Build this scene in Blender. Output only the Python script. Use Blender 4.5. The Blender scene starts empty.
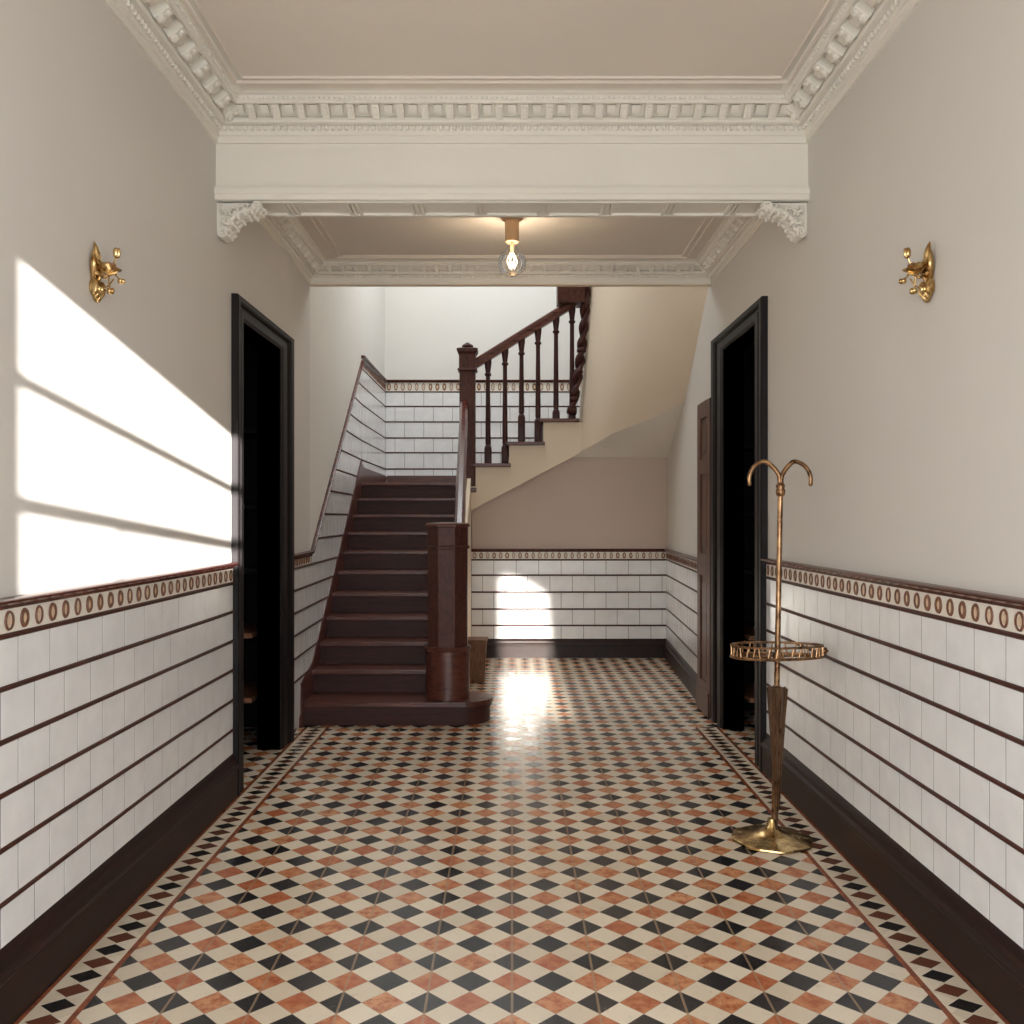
import bpy, bmesh, math, random
from mathutils import Vector, Matrix
random.seed(7)
C = bpy.context.scene.collection
PI = math.pi
F = 935.0; H = 1.32; CX = 512.0; HY = 518.0     # focal length in pixels, eye height, principal column, horizon row
def wx(px, Y): return (px - CX) * Y / F
def wz(py, Y): return H + (HY - py) * Y / F

# ------------------------------------------------------------------ node helpers
def lin(c):
    return tuple(((v/255)/12.92 if v/255 <= .04045 else ((v/255+.055)/1.055)**2.4) for v in c) + (1,)
class NT:
    def __init__(s, name):
        s.m = bpy.data.materials.new(name); s.m.use_nodes = True
        s.t = s.m.node_tree; s.n = s.t.nodes; s.l = s.t.links
        s.b = s.n['Principled BSDF']
    def node(s, typ, **kw):
        n = s.n.new(typ)
        for k, v in kw.items(): setattr(n, k, v)
        return n
    def val(s, sock, v):
        if isinstance(v, (int, float)): sock.default_value = v
        elif isinstance(v, tuple): sock.default_value = v
        else: s.l.new(v, sock)
    def math(s, op, a, b=None, c=None):
        n = s.node('ShaderNodeMath', operation=op)
        for i, v in enumerate((a, b, c)):
            if v is not None: s.val(n.inputs[i], v)
        return n.outputs[0]
    def mix(s, f, a, b):
        n = s.node('ShaderNodeMix', data_type='RGBA')
        s.val(n.inputs[0], f); s.val(n.inputs[6], a); s.val(n.inputs[7], b)
        return n.outputs[2]
    def coord(s): return s.node('ShaderNodeTexCoord').outputs['Object']
    def mapped(s, scale):
        m = s.node('ShaderNodeMapping'); s.l.new(s.coord(), m.inputs[0]); m.inputs['Scale'].default_value = scale
        return m.outputs[0]
    def noise(s, vec, scale, detail=4.0, rough=.55):
        n = s.node('ShaderNodeTexNoise'); s.l.new(vec, n.inputs['Vector'])
        n.inputs['Scale'].default_value = scale; n.inputs['Detail'].default_value = detail; n.inputs['Roughness'].default_value = rough
        return n.outputs[0]
    def ramp(s, f, a, b):
        n = s.node('ShaderNodeMapRange'); s.val(n.inputs[0], f); n.inputs[1].default_value = a; n.inputs[2].default_value = b
        return n.outputs[0]
    def bump(s, h, strength, dist=.01):
        n = s.node('ShaderNodeBump'); s.val(n.inputs['Height'], h)
        n.inputs['Strength'].default_value = strength; n.inputs['Distance'].default_value = dist
        s.l.new(n.outputs[0], s.b.inputs['Normal'])
    def set(s, **kw):
        for k, v in kw.items(): s.val(s.b.inputs[k], v)
        return s.m

def paint(name, rgb, rough=.75, var=.04):
    t = NT(name); c = lin(rgb)
    n = t.noise(t.coord(), 1.7, 3)
    col = t.mix(t.ramp(n, .3, .7), tuple(v*(1-var) for v in c[:3])+(1,), tuple(min(1, v*(1+var)) for v in c[:3])+(1,))
    t.bump(t.noise(t.coord(), 160, 2), .04, .002)
    return t.set(**{'Base Color': col, 'Roughness': rough, 'Specular IOR Level': .3})
def wood(name, dark, light, rough=.35, scale=(9, 9, 1.2), bump=.08, spec=.28):
    t = NT(name)
    v = t.mapped(scale)
    n1 = t.noise(v, 4, 6, .65); n2 = t.noise(v, 22, 3, .6)
    f = t.ramp(t.math('ADD', t.math('MULTIPLY', n1, .65), t.math('MULTIPLY', n2, .35)), .35, .68)
    t.bump(n2, bump, .003)
    rg = t.math('ADD', t.math('MULTIPLY', n1, .18), rough - .09)
    return t.set(**{'Base Color': t.mix(f, lin(dark), lin(light)), 'Roughness': rg, 'Specular IOR Level': spec})
def metal(name, a, b, rough=.25):
    t = NT(name); n = t.noise(t.coord(), 25, 4)
    return t.set(**{'Base Color': t.mix(t.ramp(n, .35, .65), lin(a), lin(b)), 'Metallic': 1.0,
                    'Roughness': t.math('ADD', t.math('MULTIPLY', n, .2), rough - .1)})
M = {}
M['wall'] = paint('warm off-white wall paint', (211, 207, 201), .7, .02)
M['stairwall'] = paint('wall paint paled for skylight', (222, 220, 214), .7, .015)  # hall wall paint made paler: skylight brightness put into the colour
M['cream'] = paint('cream paint', (220, 205, 184), .65, .02)
M['backwall'] = paint('wall paint with shade mixed in', (196, 180, 168), .75, .02)  # shade under the upper stairs put into the colour, darker and browner
M['plaster'] = paint('white plaster', (228, 224, 214), .7, .02)
M['ceil'] = paint('ceiling paint', (222, 214, 202), .8, .02)
M['grout'] = paint('grey grout', (112, 108, 104), .9)
def tile_mat():
    t = NT('white glazed tile')
    n = t.noise(t.coord(), 3.2, 2); n2 = t.noise(t.coord(), 9, 3)
    col = t.mix(t.ramp(n2, .3, .7), lin((229, 230, 230)), lin((239, 240, 240)))
    t.bump(t.noise(t.coord(), 14, 1), .12, .004)
    return t.set(**{'Base Color': col, 'Roughness': t.math('ADD', t.math('MULTIPLY', n, .2), .08), 'Specular IOR Level': .55})
M['tile'] = tile_mat()
M['liner'] = wood('glazed brown liner', (50, 24, 18), (86, 44, 33), .42, (6, 6, 6), .02)
M['rail'] = wood('mahogany rail', (50, 20, 15), (104, 48, 36), .24, (5, .8, 9), .05, .5)
M['frieze'] = paint('ivory frieze tile', (232, 226, 214), .3)
M['oval'] = wood('brown relief glaze', (96, 62, 48), (140, 98, 74), .3, (20, 20, 20), .02)
M['amber'] = wood('amber relief glaze', (206, 176, 144), (232, 212, 186), .3, (30, 30, 30), .02)
M['base'] = wood('near black stained timber', (24, 13, 11), (50, 28, 23), .45, (7, .7, 9))
M['black'] = wood('ebonised door timber', (11, 8, 10), (27, 19, 20), .5, (12, 12, 1))
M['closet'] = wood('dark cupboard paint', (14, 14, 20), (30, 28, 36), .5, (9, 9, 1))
M['shelf'] = wood('brown shelf timber', (124, 84, 62), (182, 134, 104), .4, (3, 9, 9))
M['stair'] = wood('red-brown stair timber', (54, 27, 22), (112, 64, 52), .3, (.9, 8, 10), .05, .45)
M['riser'] = wood('dark riser timber', (42, 21, 18), (76, 42, 36), .5, (.9, 8, 10))
M['post'] = wood('carved red-brown timber', (46, 22, 18), (98, 58, 48), .42, (16, 16, 5), .5)
M['turn'] = wood('turned dark timber', (38, 16, 14), (74, 34, 29), .4, (12, 12, 2))
M['leaf'] = wood('brown door timber', (66, 42, 33), (108, 74, 58), .4, (12, 12, 1))
M['brass'] = metal('polished brass', (150, 114, 66), (220, 190, 136), .25)
M['bronze'] = metal('aged bronze', (104, 74, 52), (176, 140, 104), .3)
M['cloth'] = wood('dark bronze umbrella cloth', (50, 33, 22), (96, 68, 44), .4, (40, 40, 3))
M['socket'] = paint('tan lamp socket', (186, 154, 120), .5)
M['basket'] = wood('worn brown timber', (84, 54, 38), (150, 112, 84), .6, (30, 30, 4))
def glass():
    t = NT('clear bulb glass')                    # thin blown glass: mostly clear, mirror-like towards its rim
    tr = t.node('ShaderNodeBsdfTransparent'); gl = t.node('ShaderNodeBsdfGlossy'); gl.inputs['Roughness'].default_value = .03
    lw = t.node('ShaderNodeFresnel'); lw.inputs[0].default_value = 1.45; mx = t.node('ShaderNodeMixShader')
    t.l.new(t.math('MULTIPLY', lw.outputs[0], .8), mx.inputs[0]); t.l.new(tr.outputs[0], mx.inputs[1]); t.l.new(gl.outputs[0], mx.inputs[2])
    t.l.new(mx.outputs[0], t.n['Material Output'].inputs[0]); return t.m
M['glass'] = glass()
def glow():
    t = NT('lit filament'); t.set(**{'Base Color': (1, .9, .75, 1), 'Emission Color': (1, .86, .66, 1), 'Emission Strength': 4.0}); return t.m
M['glow'] = glow()

def floor_mat():
    t = NT('encaustic tile floor')
    D = .117; Y0 = 2.547
    sx = t.node('ShaderNodeSeparateXYZ'); t.l.new(t.coord(), sx.inputs[0]); X, Y = sx.outputs[0], sx.outputs[1]
    u = t.math('DIVIDE', X, D); v = t.math('DIVIDE', t.math('SUBTRACT', Y, Y0), D)
    a = t.math('ADD', t.math('ADD', u, v), .5); b = t.math('ADD', t.math('SUBTRACT', u, v), .5)
    i, j = t.math('FLOOR', a), t.math('FLOOR', b)
    fa, fb = t.math('FRACT', a), t.math('FRACT', b)
    odd = t.math('FLOORED_MODULO', t.math('ADD', i, j), 2.0)          # 1 = white cell
    iodd = t.math('FLOORED_MODULO', i, 2.0)                            # 1 = orange, 0 = black
    cv = t.node('ShaderNodeCombineXYZ'); t.l.new(i, cv.inputs[0]); t.l.new(j, cv.inputs[1])
    wn = t.node('ShaderNodeTexWhiteNoise', noise_dimensions='3D'); t.l.new(cv.outputs[0], wn.inputs['Vector']); r = wn.outputs[0]
    vein = t.noise(t.mapped((1, 1, 1)), 26, 6, .7); cloud = t.noise(t.coord(), 9, 3)
    org = t.mix(r, lin((186, 112, 76)), lin((214, 156, 112)))
    org = t.mix(t.ramp(vein, .42, .62), org, lin((164, 90, 60)))
    org = t.mix(t.ramp(cloud, .6, .8), org, lin((216, 164, 118)))
    blk = t.mix(r, lin((26, 27, 29)), lin((52, 50, 52))); blk = t.mix(t.ramp(vein, .58, .75), blk, lin((80, 74, 72)))
    wht = t.mix(r, lin((214, 200, 178)), lin((230, 218, 198))); wht = t.mix(t.ramp(vein, .58, .8), wht, lin((196, 178, 154)))
    col = t.mix(odd, t.mix(iodd, blk, org), wht)
    def edge(f): return t.math('MINIMUM', f, t.math('SUBTRACT', 1.0, f))
    g = t.math('LESS_THAN', t.math('MINIMUM', edge(fa), edge(fb)), .012)
    col = t.mix(t.math('MULTIPLY', g, .5), col, lin((150, 132, 112)))
    um = t.math('ABSOLUTE', t.math('SUBTRACT', t.math('FLOORED_MODULO', t.math('ADD', u, 1.0), 2.0), 1.0))
    line = t.math('LESS_THAN', um, .03)
    col = t.mix(t.math('MULTIPLY', line, .6), col, lin((168, 140, 112)))
    # border along the side walls
    ax = t.math('ABSOLUTE', X)
    w = t.math('DIVIDE', t.math('SUBTRACT', Y, .03), .082); wi = t.math('FLOOR', w)
    dy = t.math('ABSOLUTE', t.math('SUBTRACT', t.math('FRACT', w), .5))
    dx = t.math('ABSOLUTE', t.math('DIVIDE', t.math('SUBTRACT', ax, 1.228), .105))
    dia = t.math('LESS_THAN', t.math('ADD', dx, dy), .46)
    bodd = t.math('FLOORED_MODULO', wi, 2.0)
    bcol = t.mix(dia, wht, t.mix(bodd, lin((36, 34, 34)), lin((104, 60, 44))))
    inner = t.math('LESS_THAN', ax, 1.170)
    rust = t.mix(t.ramp(vein, .4, .65), lin((150, 84, 56)), lin((112, 58, 40)))
    bcol = t.mix(inner, bcol, rust)
    outer = t.math('GREATER_THAN', ax, 1.288); outer = t.math('MULTIPLY', outer, 1.0); bcol = t.mix(outer, bcol, rust)
    inb = t.math('MULTIPLY', t.math('GREATER_THAN', ax, 1.152), t.math('MULTIPLY', t.math('LESS_THAN', ax, 1.306), t.math('LESS_THAN', Y, 5.9)))
    col = t.mix(inb, col, bcol)
    t.bump(t.math('ADD', t.math('MULTIPLY', g, -1.0), t.math('MULTIPLY', t.noise(t.coord(), 5, 2), .6)), .12, .003)
    rg = t.math('ADD', t.math('MULTIPLY', cloud, .22), .10)
    return t.set(**{'Base Color': col, 'Roughness': rg, 'Specular IOR Level': .5})
M['floor'] = floor_mat()

# ------------------------------------------------------------------ mesh helpers
def V(*a): return Vector(a)
def box(bm, x0, x1, y0, y1, z0, z1, bev=0):
    vs = [bm.verts.new((x, y, z)) for x in (x0, x1) for y in (y0, y1) for z in (z0, z1)]
    fs = [bm.faces.new([vs[k] for k in q]) for q in ((0,1,3,2),(4,6,7,5),(0,4,5,1),(2,3,7,6),(0,2,6,4),(1,5,7,3))]
    if bev:
        es = list({e for f in fs for e in f.edges})
        bmesh.ops.bevel(bm, geom=es, offset=bev, segments=2, affect='EDGES', profile=.5)
def obox(bm, c, ax, ay, az, bev=0):
    c = Vector(c); vs = [bm.verts.new(c + ax*i + ay*j + az*k) for i in (-1, 1) for j in (-1, 1) for k in (-1, 1)]
    fs = [bm.faces.new([vs[k] for k in q]) for q in ((0,1,3,2),(4,6,7,5),(0,4,5,1),(2,3,7,6),(0,2,6,4),(1,5,7,3))]
    if bev:
        bmesh.ops.bevel(bm, geom=list({e for f in fs for e in f.edges}), offset=bev, segments=2, affect='EDGES', profile=.5)
def lathe(bm, prof, c=(0, 0, 0), n=24, M3=None, rfun=None):
    rings = []
    for r, z in prof:
        ring = []
        for k in range(n):
            a = 2*PI*k/n; rr = r*(rfun(a, z) if rfun else 1)
            p = Vector((rr*math.cos(a), rr*math.sin(a), z))
            if M3: p = M3 @ p
            ring.append(bm.verts.new(p + Vector(c)))
        rings.append(ring)
    for a, b in zip(rings, rings[1:]):
        for k in range(n): bm.faces.new((a[k], a[(k+1) % n], b[(k+1) % n], b[k]))
    bm.faces.new(list(reversed(rings[0]))); bm.faces.new(rings[-1])
def tube(bm, pts, rad, n=10, closed=False):
    pts = [Vector(p) for p in pts]; N = len(pts)
    rad = rad if isinstance(rad, (list, tuple)) else [rad]*N
    rings = []; up = None
    for i, p in enumerate(pts):
        if closed: t = pts[(i+1) % N] - pts[i-1]
        else: t = pts[min(i+1, N-1)] - pts[max(i-1, 0)]
        t.normalize()
        if up is None: up = t.orthogonal().normalized()
        up = (up - t*up.dot(t)); up = up.normalized() if up.length > 1e-6 else t.orthogonal().normalized()
        s = t.cross(up)
        rings.append([bm.verts.new(p + (up*math.cos(2*PI*k/n) + s*math.sin(2*PI*k/n))*rad[i]) for k in range(n)])
    prs = list(zip(rings, rings[1:])) + ([(rings[-1], rings[0])] if closed else [])
    for a, b in prs:
        for k in range(n): bm.faces.new((a[k], a[(k+1) % n], b[(k+1) % n], b[k]))
    if not closed: bm.faces.new(list(reversed(rings[0]))); bm.faces.new(rings[-1])
def ball(bm, c, r, n=12, m=8, M3=None):
    r = r if isinstance(r, tuple) else (r, r, r); c = Vector(c)
    def P(x, y, z):
        p = Vector((x*r[0], y*r[1], z*r[2])); return c + (M3 @ p if M3 else p)
    top, bot = bm.verts.new(P(0, 0, 1)), bm.verts.new(P(0, 0, -1)); rings = []
    for i in range(1, m):
        th = PI*i/m; rings.append([bm.verts.new(P(math.sin(th)*math.cos(2*PI*k/n), math.sin(th)*math.sin(2*PI*k/n), math.cos(th))) for k in range(n)])
    for k in range(n):
        bm.faces.new((top, rings[0][k], rings[0][(k+1) % n])); bm.faces.new((bot, rings[-1][(k+1) % n], rings[-1][k]))
    for a, b in zip(rings, rings[1:]):
        for k in range(n): bm.faces.new((a[k], b[k], b[(k+1) % n], a[(k+1) % n]))
def prism(bm, pts, ext):
    """polygon of 3D points pushed along ext"""
    e = Vector(ext); a = [bm.verts.new(Vector(p)) for p in pts]; b = [bm.verts.new(Vector(p)+e) for p in pts]; n = len(pts)
    bm.faces.new(a); bm.faces.new(list(reversed(b)))
    for k in range(n): bm.faces.new((a[k], b[k], b[(k+1) % n], a[(k+1) % n]))
def sweep(bm, path, prof, n, flip=1):
    """profile (side, normal) swept along path with mitred corners"""
    path = [Vector(p) for p in path]; n = Vector(n); rings = []
    for i, p in enumerate(path):
        ts = []
        if i > 0: ts.append((p - path[i-1]).normalized())
        if i < len(path)-1: ts.append((path[i+1]-p).normalized())
        ss = [n.cross(t)*flip for t in ts]
        s = ss[0] if len(ss) == 1 else (ss[0]+ss[1])/(1+ss[0].dot(ss[1]))
        rings.append([bm.verts.new(p + s*a + n*b) for a, b in prof])
    m = len(prof)
    for a, b in zip(rings, rings[1:]):
        for k in range(m): bm.faces.new((a[k], a[(k+1) % m], b[(k+1) % m], b[k]))
    bm.faces.new(rings[0]); bm.faces.new(list(reversed(rings[-1])))
def obj(name, bm, mat, parent=None, smooth=False, loc=None, mats=None):
    bmesh.ops.recalc_face_normals(bm, faces=bm.faces)
    me = bpy.data.meshes.new(name); bm.to_mesh(me); bm.free()
    for m in ([mat] if mats is None else mats): me.materials.append(m)
    if smooth:
        for p in me.polygons: p.use_smooth = True
        try: me.set_sharp_from_angle(angle=math.radians(38))
        except Exception: pass
    o = bpy.data.objects.new(name, me); C.objects.link(o)
    if parent is not None:
        o.parent = parent
        if parent.name in LOC: o.matrix_parent_inverse = Matrix.Translation(-Vector(LOC[parent.name]))
    return o
LOC = {}
def thing(name, label, cat, loc=(0, 0, 0), group=None):
    o = bpy.data.objects.new(name, None); C.objects.link(o); o.location = loc; LOC[o.name] = loc
    o.empty_display_size = .1; o['label'] = label; o['category'] = cat
    if group: o['group'] = group
    return o
def struct(o, label, cat):
    o['kind'] = 'structure'; o['label'] = label; o['category'] = cat; return o
def NB(): return bmesh.new()
def curve_plate(name, polys, thick, frame):
    """flat plate with holes (first polygon outer), thickness along the frame's normal; frame(u,v,w) -> 3D"""
    cu = bpy.data.curves.new(name, 'CURVE'); cu.dimensions = '2D'; cu.fill_mode = 'BOTH'; cu.extrude = thick/2
    for poly in polys:
        s = cu.splines.new('POLY'); s.points.add(len(poly)-1); s.use_cyclic_u = True
        for k, (a, b) in enumerate(poly): s.points[k].co = (a, b, 0, 1)
    tmp = bpy.data.objects.new(name, cu); C.objects.link(tmp)
    dg = bpy.context.evaluated_depsgraph_get(); me = bpy.data.meshes.new_from_object(tmp.evaluated_get(dg))
    bm = NB(); bm.from_mesh(me)
    bpy.data.objects.remove(tmp); bpy.data.curves.remove(cu); bpy.data.meshes.remove(me)
    for v in bm.verts: v.co = frame(*v.co)
    return bm

# ------------------------------------------------------------------ layout constants
HW = 1.33; TH = .12; YF = -3.0
BEAM0, BEAM1 = 4.2, 4.42; HEAD0, HEAD1 = 6.22, 6.265
Z_C1, Z_C2 = 3.16, 3.0                           # ceiling heights of the front and rear bays
YB = 8.84; YL = 10.5; ZTOP = 5.0                 # wall under the stairs, landing wall, stairwell top
LD = (4.43, 4.57, 5.32, 5.57, 2.385, 2.28)     # left doorway: outer, inner, inner, outer, top outer, top inner
RD = (4.86, 5.06, 5.84, 6.10, 2.475, 2.37)
LEFT = [(-HW, YF), (-HW, 5.6), (-1.35, 6.25), (-1.428, 8.85), (-1.428, YL)]
RIGHT = [(HW, YF), (HW, 6.25), (1.467, YB), (1.467, YL)]
def xat(path, Y):
    for (xa, ya), (xb, yb) in zip(path, path[1:]):
        if Y <= yb: return xa + (xb-xa)*(Y-ya)/(yb-ya)
    return path[-1][0]

# ------------------------------------------------------------------ floor and ceilings
bm = NB(); box(bm, -2.3, 2.3, YF-.2, YL+.15, -.12, 0)
struct(obj('floor', bm, M['floor']), 'cream, terracotta and black diamond tiled hall floor', 'floor')
bm = NB(); box(bm, -HW, HW, YF, BEAM0, Z_C1, Z_C1+.15)
# shallow frame moulding on the ceiling, inside the cornice
path = [(-HW, YF, Z_C1), (-HW, BEAM0-.1, Z_C1), (HW, BEAM0-.1, Z_C1), (HW, YF, Z_C1)]
for a0, a1, dz in ((.155, .172, .012), (.196, .210, .009)):
    sweep(bm, path, [(a0, .002), (a1, .002), (a1-.004, -dz), (a0+.004, -dz)], (0, 0, 1), -1)
struct(obj('ceiling', bm, M['ceil']), 'pale plaster ceiling of the front bay', 'ceiling')
bm = NB(); box(bm, -1.35, 1.35, BEAM1, HEAD0, Z_C2, Z_C2+.15)
path2 = [(-HW, BEAM1, Z_C2), (-HW, HEAD0, Z_C2), (HW, HEAD0, Z_C2), (HW, BEAM1, Z_C2)]
for a0, a1, dz in ((.19, .21, .010), (.235, .248, .008)):
    sweep(bm, path2, [(a0, .002), (a1, .002), (a1-.004, -dz), (a0+.004, -dz)], (0, 0, 1), -1)
struct(obj('ceiling.001', bm, M['ceil']), 'pale plaster ceiling of the bay with the lamp', 'ceiling')
bm = NB(); box(bm, -1.6, 1.65, HEAD1-.3, YL+.15, ZTOP, ZTOP+.12)
struct(obj('ceiling.002', bm, M['stairwall']), 'white ceiling high over the stairwell', 'ceiling')

# ------------------------------------------------------------------ walls
def wall_strip(bm, path, y0, y1, z0, z1, side):
    ys = [y0] + [y for _, y in path if y0 < y < y1] + [y1]
    pts = [(xat(path, y), y) for y in ys]; out = [(x + side*TH, y) for x, y in reversed(pts)]
    prism(bm, [(x, y, z0) for x, y in pts + out], (0, 0, z1-z0))
def wainscot_rows(lines, zb): return lines
bm = NB()
wall_strip(bm, LEFT, YF, LD[1], 0, 3.3, -1); wall_strip(bm, LEFT, LD[1], LD[2], LD[5], 3.3, -1)
wall_strip(bm, LEFT, LD[2], HEAD0+.02, 0, 3.3, -1)
W_L = struct(obj('wall_left', bm, M['wall']), 'left wall, beige paint over white tiled dado', 'wall')
bm = NB(); wall_strip(bm, LEFT, HEAD0+.02, YL+.12, 0, ZTOP, -1)
W_SL = struct(obj('wall_stairwell', bm, M['stairwall']), 'pale left wall of the stairwell with stepped tiled dado', 'wall')
bm = NB()
wall_strip(bm, RIGHT, YF, RD[1], 0, 3.3, 1); wall_strip(bm, RIGHT, RD[1], RD[2], RD[5], 3.3, 1)
wall_strip(bm, RIGHT, RD[2], HEAD0+.1, 0, 3.3, 1); wall_strip(bm, RIGHT, HEAD0+.1, YL+.12, 0, ZTOP, 1)
W_R = struct(obj('wall_right', bm, M['wall']), 'right wall, beige paint over white tiled dado', 'wall')
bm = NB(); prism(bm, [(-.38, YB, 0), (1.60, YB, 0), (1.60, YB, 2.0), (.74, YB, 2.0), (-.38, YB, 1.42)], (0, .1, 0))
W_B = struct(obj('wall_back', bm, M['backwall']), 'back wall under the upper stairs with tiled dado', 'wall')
bm = NB(); box(bm, -1.55, 1.60, YL, YL+.12, 0, ZTOP)
W_LA = struct(obj('wall_landing', bm, M['stairwall']), 'pale wall behind the stair landing with tiled dado', 'wall')
# header over the opening to the stairwell (holds the stairwell's front side up to its roof)
bm = NB(); box(bm, -1.36, 1.34, HEAD0, HEAD1, 2.87, ZTOP)
struct(obj('wall_header', bm, M['cream']), 'cream wall over the opening to the stairwell', 'wall')

# front wall behind the camera: made-up openings shaped by back-projecting the light patches
SUN = Vector((-1, 3.0, -.336))
def to_front_sun(px, py):
    Y = -HW*F/(px-CX); z = wz(py, Y); t = (Y-YF)/SUN.y
    return (-HW + t, z - SUN.z*t)
SP = Vector((-.9, -13.0, 4.6))
def to_front_spot(p):
    p = Vector(p); t = (YF - SP.y)/(p.y - SP.y); q = SP + (p-SP)*t; return (q.x, q.z)
holeA = [to_front_sun(*p) for p in ((21, 261), (248, 450), (248, 493), (21, 373))]
holeB = [to_front_sun(*p) for p in ((21, 388), (248, 502), (248, 543), (21, 496))]
holeC = [to_front_sun(*p) for p in ((22, 514), (120, 531.5), (120, 582), (22, 596))]
holeD = [to_front_sun(*p) for p in ((122.5, 532.5), (248, 553.5), (248, 565), (122.5, 581))]
spot_patch = [(-.10, YB, .77), (.08, YB, .74), (.32, YB, .59), (.36, YB, 0), (.40, 6.1, 0), (.25, 6.1, 0), (.02, 7.9, 0), (-.11, YB, 0)]
holeS = [to_front_spot(p) for p in spot_patch]
bm = curve_plate('front', [[(-1.45, 0), (1.45, 0), (1.45, 3.3), (-1.45, 3.3)], holeA, holeB, holeC, holeD, holeS], .012,
                 lambda u, v, w: Vector((u, YF + w, v)))
struct(obj('wall_front', bm, M['wall']), 'front wall behind the viewer with openings cut to the shape of the light patches', 'wall')

# ------------------------------------------------------------------ tiled dado
def pt_on(path, s, off):                          # unused direction helper kept simple: Y-parametrised walls
    return Vector((xat(path, s) + off, s, 0))
MAIN_LINES = [1.011, .875, .737, .599, .457, .316]
def tiles(bm, P, s0, s1, rows, tw, t=.008, gap=.0022):
    """P(s, depth, z) -> point; rows = list of (z0, z1)"""
    for r, (z0, z1) in enumerate(rows):
        s = s0 - (tw/2 if r % 2 else 0)
        while s < s1 - 1e-4:
            a, b = max(s, s0)+gap, min(s+tw, s1)-gap; s += tw
            if b-a < .006: continue
            e = .0004
            back = [P(a, 0, z0), P(b, 0, z0), P(b, 0, z1), P(a, 0, z1)]
            mid = [P(a, t-e, z0), P(b, t-e, z0), P(b, t-e, z1), P(a, t-e, z1)]
            fr = [P(a+e, t, z0+e), P(b-e, t, z0+e), P(b-e, t, z1-e), P(a+e, t, z1-e)]
            R = [[bm.verts.new(p) for p in ring] for ring in (back, mid, fr)]
            for A, B in zip(R, R[1:]):
                for k in range(4): bm.faces.new((A[k], A[(k+1) % 4], B[(k+1) % 4], B[k]))
            bm.faces.new(R[2])
def bar(bm, P, s0, s1, z0, z1, prof, steps=1, ends=True):
    """horizontal moulding; prof = list of (depth, height 0..1)"""
    rings = []
    for k in range(steps+1):
        s = s0 + (s1-s0)*k/steps
        rings.append([bm.verts.new(P(s, d, z0 + (z1-z0)*h)) for d, h in prof])
    m = len(prof)
    for A, B in zip(rings, rings[1:]):
        for k in range(m): bm.faces.new((A[k], A[(k+1) % m], B[(k+1) % m], B[k]))
    if ends: bm.faces.new(rings[0]); bm.faces.new(list(reversed(rings[-1])))
ROUND = [(0, 0), (.008, 0), (.013, .25), (.014, .5), (.013, .75), (.008, 1), (0, 1)]
RAIL = [(0, 0), (.012, 0), (.016, .12), (.018, .3), (.027, .42), (.036, .6), (.038, .78), (.034, .92), (.022, 1), (0, 1)]
def ellipse_ring(bm, P, s, z, rs, rz, d0, d1, inner=.6, n=14):
    o0, o1, i1, i0 = [], [], [], []
    for k in range(n):
        a = 2*PI*k/n; c, q = math.cos(a), math.sin(a)
        o0.append(bm.verts.new(P(s+rs*c, d0, z+rz*q))); o1.append(bm.verts.new(P(s+rs*c*.92, d1, z+rz*q*.92)))
        i1.append(bm.verts.new(P(s+rs*c*inner, d1, z+rz*q*(inner+.08)))); i0.append(bm.verts.new(P(s+rs*c*inner, d0, z+rz*q*(inner+.08))))
    for A, B in ((o0, o1), (o1, i1), (i1, i0)):
        for k in range(n): bm.faces.new((A[k], A[(k+1) % n], B[(k+1) % n], B[k]))
def ellipse_disc(bm, P, s, z, rs, rz, d, n=10):
    bm.faces.new([bm.verts.new(P(s+rs*math.cos(2*PI*k/n), d, z+rz*math.sin(2*PI*k/n))) for k in range(n)])
def dado(wall, P, segs, lines, zbase, ztop, tw, steps=1, pitch=.077, rail=True, cut=None, frieze=True):
    """segs: list of (s0,s1); lines: liner centre heights, first = under the frieze; ztop: rail top"""
    lt = .0155
    bt, bl = NB(), NB()
    for s0, s1 in segs:
        rows = []
        for a, b in zip(lines, lines[1:] + [None]): rows.append(((b + lt/2) if b else zbase, a - lt/2))
        tiles(bt, P, s0, s1, rows, tw)
        for z in lines: bar(bl, P, s0, s1, z-lt/2, z+lt/2, ROUND, steps)
    if cut: cut(bt); cut(bl)
    obj('tile_panel', bt, M['tile'], wall); obj('tile_liner', bl, M['liner'], wall, True)
    bb = NB()
    for s0, s1 in segs: bar(bb, P, s0, s1, zbase-.02, lines[0], [(-.005, 0), (.0071, 0), (.0071, 1), (-.005, 1)], steps)
    if cut: cut(bb)
    obj('grout_bed', bb, M['grout'], wall)
    if frieze:
        bf, bo, ba, br = NB(), NB(), NB(), NB(); fz0, fz1 = lines[0]+lt/2, ztop-.03
        for s0, s1 in frieze if isinstance(frieze, list) else segs:
            bar(bf, P, s0, s1, fz0, fz1, [(0, 0), (.008, 0), (.008, 1), (0, 1)], steps)
            n = max(1, round((s1-s0)/pitch)); zc, rz = (fz0+fz1)/2, (fz1-fz0)*.43
            for k in range(n):
                s = s0 + (k+.5)*(s1-s0)/n; rr = pitch*random.uniform(.25, .31)
                ellipse_ring(bo, P, s, zc, rr, rz, .0085, .0125, random.choice((.5, .6, .68)))
                ellipse_disc(ba, P, s, zc, rr*.5, rz*.55, .0095)
            bar(br, P, s0, s1, fz1, ztop, RAIL, steps)
        w = obj('frieze_band', bf, M['frieze'], wall)
        obj('oval_relief', bo, M['oval'], w); obj('oval_centre', ba, M['amber'], w)
        obj('dado_rail', br, M['rail'], wall, True)
PL = lambda s, d, z: Vector((xat(LEFT, s) + d, s, z))
PR = lambda s, d, z: Vector((xat(RIGHT, s) - d, s, z))
PB = lambda s, d, z: Vector((s, YB - d, z))
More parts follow.
